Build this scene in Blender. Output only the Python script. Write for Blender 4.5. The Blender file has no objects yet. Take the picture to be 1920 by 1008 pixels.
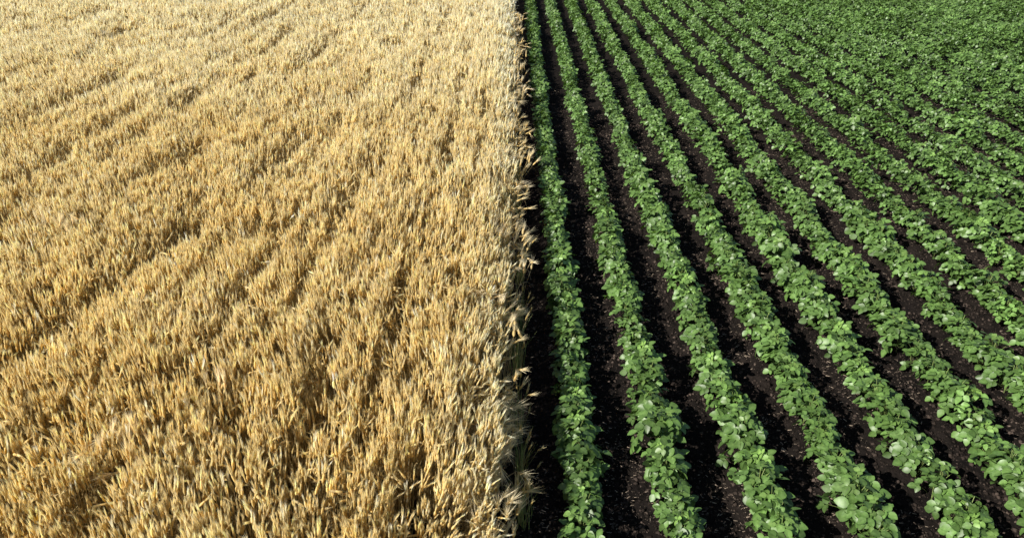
import bpy, math
import numpy as np
from mathutils import Vector

S = bpy.context.scene
COL = S.collection
rng = np.random.RandomState(7)
R = math.radians

# ------------------------------------------------------------------ camera, world, sun, exposure
CAM_H, PITCH = 4.47, 31.0
cd = bpy.data.cameras.new('camera')
cam = bpy.data.objects.new('camera', cd); COL.objects.link(cam)
cam.location = (0, 0, CAM_H)
cam.rotation_euler = (R(90 - PITCH), 0, 0)
cd.sensor_width = 36.0; cd.lens = 24.0
cd.shift_x = (600 - 603) / 1200.0
cd.shift_y = 0.0
cd.clip_start = 0.1; cd.clip_end = 3000
S.camera = cam
S.render.resolution_x, S.render.resolution_y = 1024, 537

SUN_EL, SUN_FROM = 36.0, (-0.88, -0.47)          # horizontal direction the sun shines from
w = bpy.data.worlds.new('World'); S.world = w; w.use_nodes = True
nt = w.node_tree; nt.nodes.clear()
sky = nt.nodes.new('ShaderNodeTexSky'); sky.sky_type = 'NISHITA'; sky.sun_disc = False
sky.sun_elevation = R(SUN_EL)
sky.sun_rotation = math.atan2(SUN_FROM[0], SUN_FROM[1])
bg = nt.nodes.new('ShaderNodeBackground'); bg.inputs['Strength'].default_value = 0.06
wo = nt.nodes.new('ShaderNodeOutputWorld')
nt.links.new(sky.outputs[0], bg.inputs[0]); nt.links.new(bg.outputs[0], wo.inputs[0])
sd = bpy.data.lights.new('sun', 'SUN'); sd.energy = 5.0; sd.angle = R(0.5); sd.color = (1.0, 0.955, 0.885)
sun = bpy.data.objects.new('sun', sd); COL.objects.link(sun)
n = math.hypot(*SUN_FROM)
sv = Vector((SUN_FROM[0]/n*math.cos(R(SUN_EL)), SUN_FROM[1]/n*math.cos(R(SUN_EL)), math.sin(R(SUN_EL))))
sun.rotation_euler = sv.to_track_quat('Z', 'Y').to_euler(); sun.location = (-10, -5, 20)
S.view_settings.view_transform = 'Standard'; S.view_settings.look = 'None'
S.view_settings.gamma = 1.0; S.view_settings.exposure = 0.66

ROW = 0.70; ROW0 = 0.55                            # spacing and first row's distance from the barley edge

# ------------------------------------------------------------------ helpers
def tag(o, label=None, cat=None, group=None, kind=None):
    if label: o['label'] = label
    if cat: o['category'] = cat
    if group: o['group'] = group
    if kind: o['kind'] = kind
    return o

def mesh_np(name, V, F3=None, F4=None, colr=None, mat=None, smooth=False):
    me = bpy.data.meshes.new(name)
    V = np.asarray(V, np.float32)
    me.vertices.add(len(V)); me.vertices.foreach_set('co', V.ravel())
    F3 = np.zeros((0, 3), int) if F3 is None else np.asarray(F3)
    F4 = np.zeros((0, 4), int) if F4 is None else np.asarray(F4)
    idx = np.concatenate([F3.ravel(), F4.ravel()]).astype(np.int32)
    me.loops.add(len(idx)); me.loops.foreach_set('vertex_index', idx)
    st = np.concatenate([np.arange(len(F3))*3, len(F3)*3 + np.arange(len(F4))*4]).astype(np.int32)
    me.polygons.add(len(st)); me.polygons.foreach_set('loop_start', st)
    me.update(calc_edges=True)
    if smooth:
        me.polygons.foreach_set('use_smooth', np.ones(len(st), bool))
    if colr is not None:
        a = me.color_attributes.new('tint', 'FLOAT_COLOR', 'POINT')
        c = np.ones((len(V), 4), np.float32); c[:, :3] = colr
        a.data.foreach_set('color', c.ravel())
    if mat: me.materials.append(mat)
    return me

def link(name, me, parent=None, loc=(0, 0, 0), rz=0):
    o = bpy.data.objects.new(name, me); COL.objects.link(o)
    if parent: o.parent = parent
    else: o.location = loc; o.rotation_euler = (0, 0, rz)
    return o

def empty(name, loc, rz=0):
    o = bpy.data.objects.new(name, None); COL.objects.link(o)
    o.empty_display_size = 0.1; o.location = loc; o.rotation_euler = (0, 0, rz)
    return o

class Soup:
    """collects vertices, triangles, quads, colours"""
    def __init__(s): s.V = []; s.T = []; s.Q = []; s.C = []; s.n = 0
    def add(s, V, T=(), Q=(), C=(1, 1, 1)):
        V = np.asarray(V, float).reshape(-1, 3); s.V.append(V)
        if len(T): s.T.append(np.asarray(T, int).reshape(-1, 3) + s.n)
        if len(Q): s.Q.append(np.asarray(Q, int).reshape(-1, 4) + s.n)
        C = np.asarray(C, float)
        s.C.append(np.broadcast_to(C, (len(V), 3)) if C.ndim == 1 else C); s.n += len(V)
    def arr(s):
        return (np.concatenate(s.V), np.concatenate(s.T) if s.T else np.zeros((0, 3), int),
                np.concatenate(s.Q) if s.Q else np.zeros((0, 4), int), np.concatenate(s.C))
    def mesh(s, name, mat, smooth=False):
        V, T, Q, C = s.arr(); return mesh_np(name, V, T, Q, C, mat, smooth)

def scatter(temp, P, yaw, lean, scl, tint):
    """copy a template (V,T,Q,C) to every point: yaw about z, lean as an x/y shear of the upright, scale, colour tint"""
    V, T, Q, C = temp; N = len(P); nv = len(V)
    c, s = np.cos(yaw)[:, None], np.sin(yaw)[:, None]
    x, y, z = V[:, 0][None], V[:, 1][None], V[:, 2][None]
    X = (x*c - y*s)*scl[:, :1]; Y = (x*s + y*c)*scl[:, :1]; Z = z*scl[:, 1:2] + 0*X
    L2 = lean[:, 0]**2 + lean[:, 1]**2
    k = 1/np.sqrt(1 + L2)[:, None]
    out = np.stack([X + Z*lean[:, :1], Y + Z*lean[:, 1:2], Z*k], -1) + P[:, None, :]
    off = (np.arange(N)*nv)[:, None, None]
    CC = np.clip(C[None]*tint[:, None, :], 0, 1)
    return (out.reshape(-1, 3), (T[None] + off).reshape(-1, 3), (Q[None] + off).reshape(-1, 4), CC.reshape(-1, 3))

def merge(parts):
    V = []; T = []; Q = []; C = []; n = 0
    for v, t, q, c in parts:
        V.append(v); T.append(t + n); Q.append(q + n); C.append(c); n += len(v)
    return np.concatenate(V), np.concatenate(T), np.concatenate(Q), np.concatenate(C)

_tab = np.random.RandomState(99).rand(256, 256)
def vnoise(x, y, seed=0):
    x = np.asarray(x, float) + seed*17.13; y = np.asarray(y, float) + seed*9.71
    xi = np.floor(x).astype(int); yi = np.floor(y).astype(int); fx = x - xi; fy = y - yi
    fx = fx*fx*(3 - 2*fx); fy = fy*fy*(3 - 2*fy)
    g = lambda a, b: _tab[a & 255, b & 255]
    return (g(xi, yi)*(1-fx) + g(xi+1, yi)*fx)*(1-fy) + (g(xi, yi+1)*(1-fx) + g(xi+1, yi+1)*fx)*fy

# ------------------------------------------------------------------ materials
def new_mat(name):
    m = bpy.data.materials.new(name); m.use_nodes = True
    t = m.node_tree; t.nodes.clear(); return m, t

def plant_mat(name, rough, spec, transl, tint_back=(1, 1, 1), sat_tr=(1, 1, 1), noise=0.0, nscale=60):
    m, t = new_mat(name); N = t.nodes; L = t.links
    out = N.new('ShaderNodeOutputMaterial'); p = N.new('ShaderNodeBsdfPrincipled')
    a = N.new('ShaderNodeVertexColor'); a.layer_name = 'tint'
    src = a.outputs[0]
    if noise:
        co = N.new('ShaderNodeTexCoord'); nz = N.new('ShaderNodeTexNoise'); nz.inputs['Scale'].default_value = nscale
        nz.inputs['Detail'].default_value = 3
        L.new(co.outputs['Object'], nz.inputs['Vector'])
        mr = N.new('ShaderNodeMapRange'); mr.inputs[1].default_value = .3; mr.inputs[2].default_value = .7
        mr.inputs[3].default_value = 1 - noise; mr.inputs[4].default_value = 1 + noise
        L.new(nz.outputs[0], mr.inputs[0])
        mx = N.new('ShaderNodeVectorMath'); mx.operation = 'SCALE'
        L.new(src, mx.inputs[0]); L.new(mr.outputs[0], mx.inputs['Scale']); src = mx.outputs[0]
    L.new(src, p.inputs['Base Color'])
    p.inputs['Roughness'].default_value = rough; p.inputs['Specular IOR Level'].default_value = spec
    tr = N.new('ShaderNodeBsdfTranslucent')
    vm = N.new('ShaderNodeVectorMath'); vm.operation = 'MULTIPLY'; vm.inputs[1].default_value = sat_tr
    L.new(src, vm.inputs[0]); L.new(vm.outputs[0], tr.inputs['Color'])
    mix = N.new('ShaderNodeMixShader'); mix.inputs[0].default_value = transl
    L.new(p.outputs[0], mix.inputs[1]); L.new(tr.outputs[0], mix.inputs[2]); L.new(mix.outputs[0], out.inputs[0])
    return m

M_BARLEY = plant_mat('dry_barley', 0.6, 0.35, 0.42, sat_tr=(1.03, 1.0, .85))
M_LEAF = plant_mat('soybean_leaf', 0.46, 0.5, 0.17, sat_tr=(1.6, 1.6, .4), noise=.22, nscale=45)
M_STEM = plant_mat('soybean_stem', 0.6, 0.3, 0.05)
M_GRASS = plant_mat('green_grass', 0.5, 0.4, 0.3, sat_tr=(1.2, 1.3, .7))
M_LITTER = plant_mat('dry_litter', 0.85, 0.15, 0.0)

def soil_mat(name, scale_col=1.0):
    m, t = new_mat(name); N = t.nodes; L = t.links
    out = N.new('ShaderNodeOutputMaterial'); p = N.new('ShaderNodeBsdfPrincipled')
    co = N.new('ShaderNodeTexCoord')
    n1 = N.new('ShaderNodeTexNoise'); n1.inputs['Scale'].default_value = 9; n1.inputs['Detail'].default_value = 8
    n1.inputs['Roughness'].default_value = .7
    n2 = N.new('ShaderNodeTexNoise'); n2.inputs['Scale'].default_value = .6; n2.inputs['Detail'].default_value = 4
    n3 = N.new('ShaderNodeTexVoronoi'); n3.inputs['Scale'].default_value = 38
    for q in (n1, n2, n3): L.new(co.outputs['Object'], q.inputs['Vector'])
    add = N.new('ShaderNodeMath'); add.operation = 'ADD'; L.new(n1.outputs[0], add.inputs[0])
    mul = N.new('ShaderNodeMath'); mul.operation = 'MULTIPLY'; mul.inputs[1].default_value = .5
    L.new(n2.outputs[0], mul.inputs[0]); L.new(mul.outputs[0], add.inputs[1])
    cr = N.new('ShaderNodeValToRGB'); e = cr.color_ramp.elements
    e[0].position = .52; e[0].color = (.0034, .0030, .0028, 1)
    e[1].position = 1.0; e[1].color = (.019, .0145, .0120, 1)
    L.new(add.outputs[0], cr.inputs[0]); L.new(cr.outputs[0], p.inputs['Base Color'])
    p.inputs['Roughness'].default_value = .92; p.inputs['Specular IOR Level'].default_value = .06
    b1 = N.new('ShaderNodeBump'); b1.inputs['Distance'].default_value = .03; b1.inputs['Strength'].default_value = .9
    L.new(n1.outputs[0], b1.inputs['Height'])
    b2 = N.new('ShaderNodeBump'); b2.inputs['Distance'].default_value = .008; b2.inputs['Strength'].default_value = .7
    L.new(n3.outputs['Distance'], b2.inputs['Height']); L.new(b1.outputs[0], b2.inputs['Normal'])
    L.new(b2.outputs[0], p.inputs['Normal']); L.new(p.outputs[0], out.inputs[0])
    return m
M_SOIL = soil_mat('dark_soil')
M_CLOD = plant_mat('dry_clod_crust', .95, .1, 0.0)

# ------------------------------------------------------------------ ground: one sheet to the horizon, finely modelled near the rows
def axis(a, b, step, far):
    mid = np.arange(a, b + 1e-6, step); up = [b]; d = step
    while up[-1] < far: d *= 1.25; up.append(up[-1] + d)
    dn = [a]; d = step
    while dn[-1] > -far: d *= 1.25; dn.append(dn[-1] - d)
    return np.concatenate([np.array(dn[1:])[::-1], mid, np.array(up[1:])])

def soil_z(X, Y):
    ph = (X - ROW0)/ROW
    near = np.exp(-np.maximum(0, np.hypot(np.maximum(0, np.abs(X-6)-16), np.maximum(0, np.abs(Y-12)-16)))/6)
    ridge = .018*np.cos(2*np.pi*ph)*(X > .1)
    z = .05*(vnoise(X*2.3, Y*2.0, 1) - .5) + .035*(vnoise(X*8, Y*7, 2) - .5)
    z += .035*np.maximum(0, vnoise(X*19, Y*17, 3) - .45) + .02*(vnoise(X*45, Y*41, 4) - .5)
    return (z + ridge)*near

xs = axis(-.5, 9.0, .022, 900); ys = axis(2.2, 13.0, .024, 900)
GX, GY = np.meshgrid(xs, ys); GZ = soil_z(GX, GY)
nx, ny = len(xs), len(ys)
ii = (np.arange(ny-1)[:, None]*nx + np.arange(nx-1)[None]).ravel()
me = mesh_np('ground', np.stack([GX.ravel(), GY.ravel(), GZ.ravel()], 1), None,
             np.stack([ii, ii+1, ii+nx+1, ii+nx], 1), None, M_SOIL, False)
tag(link('ground', me), 'dark brown bare crumbly soil under and beyond the crops', None, None, 'structure')

# view geometry helpers (what part of the place the photograph covers)
def zc(Y, z): return Y*math.cos(R(PITCH)) + (CAM_H - z)*math.sin(R(PITCH))
def at(px, py, z):
    """photo pixel -> ground plan point at height z"""
    a = R(PITCH) + math.atan((py - 297)/800.0); D = (CAM_H - z)/math.tan(a)
    return (px - 603)/800.0*zc(D, z), D

# ------------------------------------------------------------------ clods and litter on the soil
def clods():
    base = np.array([[1,0,0],[-1,0,0],[0,1,0],[0,-1,0],[0,0,1],[0,0,-1]], float)
    # subdivided octahedron -> 18 verts
    T0 = [(0,2,4),(2,1,4),(1,3,4),(3,0,4),(2,0,5),(1,2,5),(3,1,5),(0,3,5)]
    V = [tuple(v) for v in base]; mid = {}; T = []
    def m(a, b):
        k = (min(a, b), max(a, b))
        if k not in mid:
            v = (np.array(V[a]) + np.array(V[b])); v /= np.linalg.norm(v); mid[k] = len(V); V.append(tuple(v))
        return mid[k]
    for a, b, c in T0:
        ab, bc, ca = m(a, b), m(b, c), m(c, a); T += [(a, ab, ca), (ab, b, bc), (ca, bc, c), (ab, bc, ca)]
    V = np.array(V); T = np.array(T); parts = []
    for k in range(8):
        v = V*(1 + .55*(rng.rand(len(V), 1) - .5)*2); v[:, 2] *= .65
        N = 14000
        Y = 2.2 + 13*rng.rand(N)**1.25; X = -.2 + rng.rand(N)*(.76*zc(Y, 0) + 1.5)
        sz = .004 + .015*rng.rand(N)**3.5
        parts.append(scatter((v, T, np.zeros((0, 4), int), np.ones((len(v), 3))),
            np.stack([X, Y, soil_z(X, Y) + sz*.15], 1), rng.rand(N)*6.28, np.zeros((N, 2)),
            np.stack([sz, sz], 1), (np.array([.075, .056, .045])*(.2 + 1.2*rng.rand(N)**3*(vnoise(X*2, Y*1.5, 6) + .3))[:, None])))
    V, T, Q, C = merge(parts)
    tag(link('soil_clods', mesh_np('soil_clods', V, T, Q, C, M_CLOD)), 'small dark crumbled clods scattered between the soybean rows', 'soil', None, 'stuff')
clods()

def litter():
    N = 34000
    Y = 2.2 + 13*rng.rand(N)**1.2; X = -.05 + rng.rand(N)*(.76*zc(Y, 0) + 1.5)
    patch = vnoise(X*2.2, Y*1.6, 8) > .40
    X, Y = X[patch], Y[patch]; N = len(X)
    V = np.array([[-.5, -.05, 0], [.5, -.03, 0], [.5, .04, .02], [-.5, .05, .03], [0, 0, .09]], float)
    V[:, 1] *= 2.2
    T = np.array([[0, 1, 4], [1, 2, 4], [2, 3, 4], [3, 0, 4]])
    L = .008 + .030*rng.rand(N)**2.5
    br = (.35 + .9*rng.rand(N))[:, None]
    col = np.array([.34, .27, .20])*br
    p = scatter((V, T, np.zeros((0, 4), int), np.ones((5, 3))), np.stack([X, Y, soil_z(X, Y) + .006], 1),
                rng.normal(0, .6, N), rng.normal(0, .1, (N, 2)), np.stack([L, L], 1), col)
    tag(link('plant_litter', mesh_np('plant_litter', *p, M_LITTER)), 'pale brown bits of dry plant litter lying on the dark soil', 'plant litter', None, 'stuff')
litter()

# ------------------------------------------------------------------ barley
C_EAR = np.array([.78, .585, .215]); C_AWN = np.array([.95, .79, .42]); C_STEM = np.array([.50, .37, .15]); C_BLEACH = np.array([.86, .75, .52])

def blade(s, P, wdt, side, col, tip=True):
    """ribbon along points P, width tapering to the tip"""
    P = np.asarray(P, float); n = len(P); side = np.asarray(side, float)
    ws = wdt*np.linspace(1, .12 if tip else 1, n)[:, None]
    V = np.concatenate([P - side*ws/2, P + side*ws/2])
    Q = [(i, i+n, i+n+1, i+1) for i in range(n-1)]
    s.add(V, (), Q, col)

def make_ear(s, r, base, tilt, az, size=1.0, awns=9, low=False, colmul=1.0, awn_len=.12, spread=.35, wm=1.0):
    """barley ear: nodding neck, flattened spindle of kernels and long awns"""
    d = np.array([math.cos(az)*math.sin(tilt), math.sin(az)*math.sin(tilt), math.cos(tilt)])
    u = np.cross(d, [0, 0, 1.0]);
    if np.linalg.norm(u) < 1e-3: u = np.array([1., 0, 0])
    u /= np.linalg.norm(u); v = np.cross(d, u)
    L = .074*size; wd = .0145*size
    rings = [(0, .4), (.3, 1.0), (.7, .85)] if not low else [(.05, .6), (.5, 1.0)]
    k = 4 if not low else 3; V = []
    for t, q in rings:
        for j in range(k):
            a = 2*math.pi*j/k; V.append(base + d*L*t + (u*math.cos(a) + v*math.sin(a)*.7)*wd*q)
    V.append(base + d*L*1.02); n = len(rings)
    Q = [(i*k+j, i*k+(j+1) % k, (i+1)*k+(j+1) % k, (i+1)*k+j) for i in range(n-1) for j in range(k)]
    T = [((n-1)*k+j, (n-1)*k+(j+1) % k, n*k) for j in range(k)]
    s.add(V, T, Q, C_EAR*colmul)
    for i in range(awns):
        t = r.uniform(.15, .95); a = 2*math.pi*(i + r.rand())/awns
        sp = spread*r.uniform(.25, 1.0)
        dd = d + (u*math.cos(a) + v*math.sin(a))*sp; dd /= np.linalg.norm(dd)
        b = base + d*L*t; ln = awn_len*size*r.uniform(.65, 1.1)
        sd = np.cross(dd, [r.normal(), r.normal(), r.normal()]); sd /= np.linalg.norm(sd)
        wa = (.0072 if not low else .0105)*size*wm
        s.add([b - sd*wa/2, b + sd*wa/2, b + dd*ln], [(0, 1, 2)], (), C_AWN*colmul*r.uniform(.8, 1.1))

def culm(s, r, tilt, az, H=.70, low=False, leaf=True, wst=.0035, **kw):
    """a whole stalk with origin on the ground; ear base near height H"""
    top = np.array([math.cos(az)*.04*tilt, math.sin(az)*.04*tilt, H])
    P = [np.array([0, 0, 0.]), top*.6 + np.array([0, 0, 0]), top]
    a = r.uniform(0, 6.28); blade(s, P, wst if not low else .006, (math.cos(a), math.sin(a), 0), C_STEM*r.uniform(.7, 1.1), False)
    if leaf:
        for q in range(1 if low else 2):
            z = H*r.uniform(.45, .85); la = r.uniform(0, 6.28); l = r.uniform(.09, .2)
            b = np.array([0, 0, z]); o = np.array([math.cos(la), math.sin(la), 0])
            blade(s, [b, b + o*l*.45 + np.array([0, 0, l*.25]), b + o*l*.9 - np.array([0, 0, l*.25])], .009, (-o[1], o[0], 0), C_STEM*r.uniform(.8, 1.3))
    make_ear(s, r, top, tilt, az, low=low, **kw)

def ear_templates(n, low, seed):
    r = np.random.RandomState(seed); out = []
    for i in range(n):
        s = Soup(); tilt = abs(r.normal(.14, .13)) if r.rand() < .93 else r.uniform(.8, 1.9)
        culm(s, r, tilt, r.uniform(0, 6.28), low=low, leaf=(i % 2 == 0), awns=(8 if low else 20), spread=.18 if not low else .18,
             awn_len=.092 if not low else .10, size=r.uniform(.85, 1.15)*(1.0 if not low else 1.12))
        out.append(s.arr())
    return out

def line_gap(X, Y, pts, width, seed):
    (x0, y0), (x1, y1) = pts
    t = (Y - y0)/(y1 - y0); xl = x0 + (x1 - x0)*t + .10*(vnoise(Y*1.1, Y*0, seed) - .5)
    fade = 1/(1 + np.exp((np.abs(t - .5) - .75)*8))
    amp = np.clip((vnoise(Y*1.1, Y*0 + 3, seed + 5) - .28)*2.0, 0, 1)
    return np.exp(-((X - xl)/width)**2)*amp*fade

def edge_x(Y): return -.20 + .175*np.clip((Y - 2.5)/6.5, 0, 1) + .13*(vnoise(Y*2.6, Y*0, 77) - .5)
def height(X, Y):
    X = X - edge_x(Y)
    h = .85 + .08*(vnoise(X*.8, Y*.45, 11) - .5) + .09*(vnoise(X*2.6, Y*1.7, 12) - .5) + .10*(vnoise(X*8.5, Y*6.5, 13) - .5)
    g = np.zeros_like(h)
    for k, (pts, wd) in enumerate(LINES):
        g = np.maximum(g, line_gap(X, Y, pts, wd, 20 + 3*k))
    pit = np.clip((vnoise(X*3.1, Y*1.5, 40) - .80)*5, 0, 1)
    g = np.maximum(g, pit*.8)
    edge = np.clip((X + .45)/.45, 0, 1)
    return h - .21*g - .10*edge**2 - .08*edge*vnoise(X*5, Y*4, 50), g

LINES = [(((-4.15, 5.2), (-3.25, 9.8)), .15), (((-5.3, 7.3), (-4.6, 10)), .16), (((-1.45, 4.2), (-1.56, 8.5)), .085),
         (((-.52, 3.0), (-.50, 12)), .07), (((-2.6, 3.0), (-2.55, 7)), .06), (((-3.3, 3.4), (-3.2, 6)), .07),
         (((-2.9, 10), (-2.7, 16)), .13), (((-5.9, 10), (-5.5, 18)), .16), (((-8, 11), (-7.4, 20)), .2),
         (((-1.0, 9), (-1.05, 15)), .09), (((-.95, 3), (-1.0, 7)), .05), (((-2.0, 3), (-2.05, 9)), .06), (((-6.6, 9), (-6.2, 16)), .14), (((-1.9, 11), (-1.8, 20)), .10), (((-3.9, 9.5), (-3.7, 14)), .10), (((-12, 17), (-11, 25)), .2), (((-6.9, 15), (-6.3, 24)), .18), (((-9.9, 14), (-9.3, 22)), .2), (((-4.4, 14), (-4.3, 22)), .16)]

def barley_field():
    parts = []
    bands = [(1.9, 2.9, 350, False, .72), (2.9, 6.6, 350, False, .72), (6.6, 11.5, 250, False, .80), (11.5, 17.5, 160, True, .95), (17.5, 31, 110, True, 1.15)]
    for bi, (y0, y1, dens, low, sc) in enumerate(bands):
        wmax = .75*zc(y1, .8) + 1.3
        N = int(dens*(y1-y0)*wmax)
        cx = -rng.rand(N)*wmax - .02; cy = y0 + rng.rand(N)*(y1-y0)
        keep = cx > -(.75*zc(cy, .8) + 1.3); cx, cy = cx[keep], cy[keep]
        # drill rows 12.5 cm apart running away from the camera
        rowx = np.round(cx/.125)*.125 - .01
        cx = rowx + rng.normal(0, .026, len(cx)); cx = np.minimum(cx, edge_x(cy))
        h, g = height(cx, cy)
        keep = rng.rand(len(cx)) > g*.55; cx, cy, h, g = cx[keep], cy[keep], h[keep], g[keep]
        N = len(cx)
        # each clump: three ears sharing a lean
        m = 3
        wind = np.stack([.05 + .22*(vnoise(cx*.9, cy*.7, 60) - .5), -.02 + .22*(vnoise(cx*.9, cy*.7, 61) - .5)], 1)
        clean = wind + rng.normal(0, .05, (N, 2))
        edge = np.clip((cx - edge_x(cy) + .50)/.4, 0, 1)
        sw = 1.3*(vnoise(cx*4, cy*3, 64) - .5)
        clean[:, 0] += edge*(rng.uniform(-.08, .30, N) + .25*sw); clean[:, 1] += edge*(rng.normal(0, .16, N) + 1.1*(vnoise(cx*3.3, cy*2.6, 65) - .5))
        cx = np.repeat(cx, m) + rng.normal(0, .017, N*m); cy = np.repeat(cy, m) + rng.normal(0, .022, N*m)
        lean = np.repeat(clean, m, 0) + rng.normal(0, .04, (N*m, 2))
        hh = np.repeat(h + rng.normal(0, .028, N), m) + rng.normal(0, .028, N*m) + .03*(rng.rand(N*m) < .04)
        lean[:, 0] -= 0; base = np.stack([cx - lean[:, 0]*hh*.9, cy - lean[:, 1]*hh*.9, 0*cx], 1)
        base[:, 0] = np.minimum(base[:, 0], edge_x(cy))
        e2 = np.repeat(edge, m)
        tone = np.repeat(rng.normal(1, .10, N), m)*rng.normal(1, .07, N*m)
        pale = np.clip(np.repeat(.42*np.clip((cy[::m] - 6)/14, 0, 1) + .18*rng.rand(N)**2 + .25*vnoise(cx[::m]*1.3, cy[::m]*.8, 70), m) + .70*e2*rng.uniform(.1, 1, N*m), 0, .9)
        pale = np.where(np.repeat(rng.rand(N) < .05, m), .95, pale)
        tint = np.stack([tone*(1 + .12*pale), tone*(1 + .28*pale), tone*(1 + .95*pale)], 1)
        idx = rng.randint(0, 26, N*m)
        temps = ear_templates(26, low, 300 + bi)
        ver = hh/.80; ver = ver/1.0
        for k in range(26):
            q = idx == k
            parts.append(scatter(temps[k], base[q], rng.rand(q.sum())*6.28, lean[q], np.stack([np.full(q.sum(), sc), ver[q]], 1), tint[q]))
    V, T, Q, C = merge(parts); print('barley', len(V), len(T)+len(Q))
    tag(link('barley_crop', mesh_np('barley_crop', V, T, Q, C, M_BARLEY)), 'ripe golden barley standing densely across the left field', 'barley', None, 'stuff')
barley_field()

# ------------------------------------------------------------------ individual barley clumps along the ragged edge
def barley_clump(loc, seed, n=9, H=.62, lean=(.3, 0), bleach=.3, droop=.9, awn=.14, label='', group=None, spread=.05, fan=.5):
    r = np.random.RandomState(seed)
    root = empty('barley_clump', loc)
    tag(root, label, 'barley', group)
    for i in range(n):
        st, ea = Soup(), Soup()
        b = np.array([r.normal(0, spread), r.normal(0, spread), 0]); h = H*r.uniform(.75, 1.05)
        l = np.array([lean[0] + r.normal(0, .14), lean[1] + r.normal(0, .16), 1.0])
        top = b + l/np.linalg.norm(l)*h; mid = b*.5 + top*.5 + np.array([-.03*lean[0], 0, .04])
        a = r.uniform(0, 3.14); mul = (1 + bleach*r.uniform(-.1, .35))*(C_BLEACH/C_AWN*bleach + (1-bleach))
        blade(st, [b, mid, top], .004, (math.cos(a), math.sin(a), 0), C_STEM*mul*r.uniform(.9, 1.2), False)
        az = math.atan2(lean[1] + r.normal(0, .3), lean[0] + r.normal(0, .12))
        make_ear(ea, r, top, max(.1, droop + r.normal(0, .3)), az, size=r.uniform(.95, 1.2), awns=26, colmul=mul, awn_len=awn, spread=fan, wm=.6)
        if r.rand() < .6:
            la = r.uniform(0, 6.28); o = np.array([math.cos(la), math.sin(la), 0]); p0 = (mid + top)/2; l = .16
            blade(st, [p0, p0 + o*l*.5 + np.array([0, 0, .03]), p0 + o*l - np.array([0, 0, .05])], .008, (-o[1], o[0], 0), C_STEM*mul*1.2)
        k = link('stalk', st.mesh('stalk', M_BARLEY), root); link('ear', ea.mesh('ear', M_BARLEY), k)
    return root

def grass_tuft(loc, seed, n=26, H=.42, label='', group=None):
    r = np.random.RandomState(seed); root = empty('grass_tuft', loc); s = Soup(); h = Soup()
    tag(root, label, 'grass tuft', group)
    for i in range(n):
        a = r.uniform(0, 6.28); o = np.array([math.cos(a), math.sin(a), 0]); l = H*r.uniform(.5, 1.1); k = r.uniform(.05, .38)
        b = np.array([r.normal(0, .03), r.normal(0, .05), 0])
        g = np.array([.27, .33, .12])*r.uniform(.7, 1.5) if r.rand() < .7 else np.array([.62, .50, .27])
        blade(s, [b, b + o*l*k*.35 + np.array([0, 0, l*.6]), b + o*l*k + np.array([0, 0, l*(.98 - k*.3)])], .006, (-o[1], o[0], 0), g)
        if i % 6 == 0:
            tp = b + o*l*k + np.array([0, 0, l*(.98 - k*.3)]); blade(h, [b, tp*.5 + b*.5, tp], .003, (1, 0, 0), [.3, .28, .12], False)
            make_ear(h, r, tp, r.uniform(.1, .7), a, size=.8, awns=8, colmul=.8, awn_len=.09)
    link('blades', s.mesh('blades', M_GRASS), root); link('seed_heads', h.mesh('seed_heads', M_BARLEY), root)

# px, py = where the clump's ears show; z = their height
KEY = [(578, 508, .55, 14, (.40, -.1), .95, 1.5, 'bleached fan of barley ears hanging furthest over the soil near the front'),
       (566, 540, .5, 8, (.15, -.1), .7, .5, 'upright pale barley clump on the field edge just in front of the hanging fan'),
       (578, 440, .62, 8, (.45, -.2), .85, 1.4, 'whitish barley ears nodding out of the edge above the hanging fan'),
       (598, 566, .34, 7, (.25, .2), .2, 1.2, 'low golden barley spray in the shade beside the front of the first soybean row'),
       (568, 582, .6, 9, (.1, -.1), .95, .25, 'bleached upright barley clump lowest in the photo on the field edge'),
       (600, 345, .42, 8, (.45, .0), .6, 1.2, 'tawny barley ears poking over the shaded strip halfway along the edge'),
       (606, 262, .5, 9, (.55, -.1), .7, 1.5, 'starburst of straw coloured awns leaning far over the dark strip'),
       (578, 250, .74, 12, (.2, -.3), .95, .8, 'pale flattened swirl of barley on top of the field edge'),
       (560, 330, .74, 10, (.25, -.4), .9, 1.1, 'combed over whitish barley patch inside the field edge'),
       (588, 160, .72, 10, (.3, -.2), .8, 1.1, 'far pale barley clump bulging from the field edge'),
       (594, 98, .74, 10, (.3, 0), .8, 1.2, 'most distant single barley clump spilling from the field edge'),
       (590, 470, .42, 6, (.5, .1), .8, 1.5, 'few thin barley ears dangling low between the two nodding clumps')]
for k, (px, py, z, n, ln, bl, dr, lab) in enumerate(KEY):
    x, y = at(px, py, z); hh = z*1.02
    barley_clump((x - ln[0]*hh*.9, y - ln[1]*hh, 0), 500 + k, n, max(.2, z*math.hypot(1, ln[0])), ln, bl, dr, .15, lab, None, .03 if z < .3 else .045, .55)
# bleached clumps standing out inside the field
for k, (px, py, n, lab) in enumerate([(127, 492, 12, 'brightest bleached white barley clump low in the left of the field'),
        (156, 522, 7, 'small whitish barley clump in front of the brightest bleached one'),
        (100, 522, 5, 'bent pale broken barley stalks left of the bleached white clump'),
        (215, 338, 4, 'short pale barley clump in the middle of the left field'),
        (68, 240, 14, 'broad whitish barley patch at the upper left of the field'),
        (253, 432, 6, 'pale leaning barley stalks low in the middle of the field'),
        (435, 298, 5, 'pale barley clump beside the dark wheel gap in the field')]):
    x, y = at(px, py, .86)
    barley_clump((x, y, 0), 560 + k, n, .86, (.03, -.02), 1.0, .2 if k != 2 else 1.2, .16, lab, None, .035 + .05*(k == 4), .25)
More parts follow.
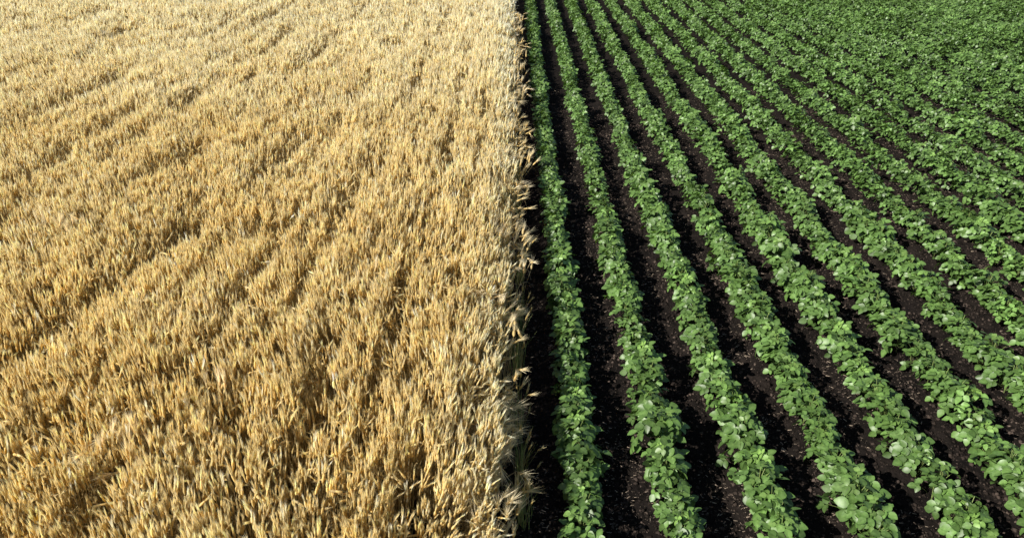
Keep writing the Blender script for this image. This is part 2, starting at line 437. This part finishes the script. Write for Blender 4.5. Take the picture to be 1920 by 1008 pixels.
# repeats all along the edge
FR = lambda n: '%d%s' % (n, 'th' if 10 <= n % 100 <= 20 else {1: 'st', 2: 'nd', 3: 'rd'}.get(n % 10, 'th'))
ye = 3.0
k = 0
while ye < 21:
    dist = ye/6
    barley_clump((float(edge_x(np.array(ye))) + rng.uniform(-.08, .04), ye, 0), 700 + k, 9, rng.uniform(.42, .74), (rng.uniform(-.05, .27), rng.uniform(-.4, .25)),
                 rng.uniform(.4, 1.2), rng.uniform(.3, 1.5), .12, 'ragged straw coloured barley clump in the field edge fringe, %s from the front' % FR(k + 1), 'barley clumps fringing the soil strip', .045, .32)
    ye += rng.uniform(.22, .40); k += 1
for k, (px, py, H, lab) in enumerate([(612, 578, .36, 'green grey grass tuft lowest in the photo on the shaded soil strip'),
        (607, 478, .46, 'thin dim grass stems below the nodding barley near the front'),
        (606, 405, .52, 'tall green grass tuft on the soil strip halfway along the edge'),
        (605, 222, .5, 'slender greenish grass tuft against the far edge of the barley'),
        (609, 300, .44, 'greenish grass blades under the starburst of straw coloured awns'),
        (609, 528, .40, 'dark grass wisps under the bleached hanging barley fan'),
        (606, 356, .46, 'greenish grass tuft just beyond the tall one halfway along the edge'),
        (606, 180, .5, 'farthest thin green grass tuft beside the barley edge')]):
    x, y = at(px, py, .15); grass_tuft((x, y, 0), 800 + k, 44, H + .08, lab)

# ------------------------------------------------------------------ soybeans
def leaflet(s, r, p, d, nrm, L, W, col, low):
    """one ovate leaflet from p along d with surface normal nrm"""
    d = d/np.linalg.norm(d); sd = np.cross(d, nrm); sd /= np.linalg.norm(sd); up = np.cross(sd, d)
    fold = r.uniform(.08, .32); curl = r.uniform(-.08, .42)
    if low: ts = [0, .38, .78, 1]; ws = [0, 1.0, .62, 0]
    else: ts = [0, .14, .38, .66, .88, 1]; ws = [0, .70, 1.0, .80, .38, 0]
    n = len(ts); M = [p + d*L*t - up*curl*L*t*t for t in ts]; V = list(M); Lf = []; Rt = []
    for i in range(1, n-1):
        wv = W*.5*ws[i]; rip = r.normal(0, .03)*L
        Lf.append(len(V)); V.append(M[i] - sd*wv + up*(fold*wv + rip) + d*L*.02)
        Rt.append(len(V)); V.append(M[i] + sd*wv + up*(fold*wv - rip) + d*L*.02)
    T = [(0, 1, Lf[0]), (0, Rt[0], 1), (n-1, Lf[-1], n-2), (n-1, n-2, Rt[-1])]; Q = []
    for i in range(n-3):
        Q += [(1+i, 2+i, Lf[i+1], Lf[i]), (1+i, Rt[i], Rt[i+1], 2+i)]
    cv = np.tile(col, (len(V), 1)); cv[:n] *= np.array([1.4, 1.25, 1.5])  # paler midrib
    s.add(V, T, Q, cv)

def bean_plant(seed, low=False):
    r = np.random.RandomState(seed); lf, st = Soup(), Soup()
    ptone = r.uniform(.86, 1.14); H = r.uniform(.20, .28); nl = r.randint(20, 25) if not low else 19
    stemcol = np.array([.13, .17, .05])
    blade(st, [np.zeros(3), [0, 0, H*.5], [r.normal(0, .02), r.normal(0, .02), H]], .008, (1, 0, 0), stemcol)
    blade(st, [np.zeros(3), [0, 0, H*.5], [0, 0, H]], .008, (0, 1, 0), stemcol)
    for i in range(nl):
        a = 2.4*i + r.uniform(-.6, .6); q = (i + .5)/nl           # q: bottom -> top
        rad = (1 - q**2.2)*r.uniform(.65, 1.1) + .18*r.rand()
        o = np.array([math.cos(a)*.128*rad, math.sin(a)*.135*rad, 0])
        z = .07 + (H + .02)*(q**.62)*r.uniform(.82, 1.1); p = o + np.array([0, 0, z])
        b = np.array([0, 0, max(.02, z - .10 - .05*rad)])
        blade(st, [b, (b + p)/2 + np.array([0, 0, .015]), p], .004, (-math.sin(a), math.cos(a), 0), stemcol*1.3, False)
        out = np.array([math.cos(a), math.sin(a), 0])
        nrm = np.array([0, 0, 1.]) + out*r.uniform(.1, 1.05)*rad + r.normal(0, .46, 3)*np.array([1, 1, .3]) + np.array([-.16, -.10, 0])
        nrm /= np.linalg.norm(nrm)
        dr = out + r.normal(0, .35, 3); dr -= nrm*dr.dot(nrm); dr /= np.linalg.norm(dr)
        sd = np.cross(nrm, dr)
        sz = r.uniform(.85, 1.12)*(1.0 if q < .85 else .7)
        tone = ptone*r.uniform(.60, 1.3)
        young = max(0, q - .75)*2.2
        col = np.array([.086, .168, .036])*tone*(1 + np.array([.6, .4, .35])*young)
        L, W = .075*sz, .060*sz
        for ang, off in ((0, .022), (1.25, .002), (-1.25, .002)):
            dd = dr*math.cos(ang) + sd*math.sin(ang) + r.normal(0, .1, 3)
            nn = nrm + r.normal(0, .22, 3); dd -= nn*dd.dot(nn)/nn.dot(nn)
            leaflet(lf, r, p + dr*off*sz, dd, nn, L*(1.05 if ang == 0 else .92), W*(1.05 if ang == 0 else .9), col*r.uniform(.88, 1.12), low)
    return lf, st

NV = 9
near = []; near_arr = []
for k in range(NV):
    lf, st = bean_plant(40 + k); near.append((lf.mesh('leaves', M_LEAF, True), st.mesh('stems', M_STEM)))
    near_arr.append(merge([lf.arr(), st.arr()]))
far = []
for k in range(8):
    lf, st = bean_plant(80 + k, True); far.append(lf.arr())

plants = []
SP = .145
for j in range(36):
    x0 = ROW0 + j*ROW; y = 1.9 + rng.uniform(0, .12)
    while y < 32:
        x = x0 + rng.normal(0, .014) + .05*(vnoise(y*.6, j*7.3, 90) - .5)
        yy = y + rng.normal(0, .03)
        if x < .75*zc(yy, .2) + 2.0: plants.append((x, yy, j))
        y += SP*(1 if rng.rand() > .03 else rng.uniform(1.2, 1.5))
plants.sort(key=lambda p: zc(p[1], .2))
IND = [p for p in plants if p[0] < .75*zc(p[1], .2) and p[1] > 3.22][:300]
ids = set(id(p) for p in IND)
REST = [p for p in plants if id(p) not in ids]
print('soy', len(plants), 'individual', len(IND), max(p[1] for p in IND), max(p[2] for p in IND))
ORD = ['first', 'second', 'third', 'fourth', 'fifth', 'sixth', 'seventh', 'eighth', 'ninth', 'tenth', 'eleventh', 'twelfth', 'thirteenth']
def nth(n): return '%d%s' % (n, 'th' if 10 <= n % 100 <= 20 else {1: 'st', 2: 'nd', 3: 'rd'}.get(n % 10, 'th'))
seen = {}
def grow(x, y): return .85 + .30*vnoise(np.asarray(x)*1.4, np.asarray(y)*1.3, 95)
IND.sort(key=lambda p: p[1])
for n_, (x, y, j) in enumerate(IND):
    k = rng.randint(NV)
    root = empty('soybean_plant', (x, y, float(soil_z(np.array(x), np.array(y)))), rng.choice([0, math.pi]) + rng.normal(0, .45))
    s = grow(x, y)*rng.uniform(.86, 1.08); root.scale = (s, s, s*rng.uniform(.88, 1.14))
    root.rotation_euler[0] = rng.normal(0, .07); root.rotation_euler[1] = rng.normal(.02, .07)
    c = seen[j] = seen.get(j, 0) + 1
    lab = ('green soybean plant, %s up from the photo bottom in the %s row from the barley' % (nth(c), ORD[j])) if c > 1 else \
          'leafy green soybean plant lowest in the photo in the %s row from the barley' % ORD[j]
    tag(root, lab, 'soybean plant', 'soybean plants along the %s row from the barley' % ORD[j])
    a = bpy.data.objects.new('leaves', near[k][0]); COL.objects.link(a); a.parent = root
    b = bpy.data.objects.new('stems', near[k][1]); COL.objects.link(b); b.parent = root

def crop(rest, temps):
    P = np.array([(x, y, 0) for x, y, j in rest], float); P[:, 2] = soil_z(P[:, 0], P[:, 1])
    idx = rng.randint(0, len(temps), len(P)); out = []
    for k in range(len(temps)):
        q = idx == k; N = q.sum()
        sc = grow(P[q][:, 0], P[q][:, 1])*rng.uniform(.84, 1.05, N)
        out.append(scatter(temps[k], P[q], rng.choice([0, math.pi], N) + rng.normal(0, .5, N), rng.normal(0, .07, (N, 2)),
                           np.stack([sc, sc*rng.uniform(.85, 1.15, N)], 1), rng.normal(1, .09, (N, 1))*np.ones((1, 3))))
    return out
parts = crop([p for p in REST if zc(p[1], .2) >= 8.5], far) + crop([p for p in REST if zc(p[1], .2) < 8.5], near_arr)
V, T, Q, C = merge(parts); print('soy far', len(V))
tag(link('soybean_crop', mesh_np('soybean_crop', V, T, Q, C, M_LEAF, True)), 'farther soybean rows merging into a green leafy canopy', 'soybeans', None, 'stuff')
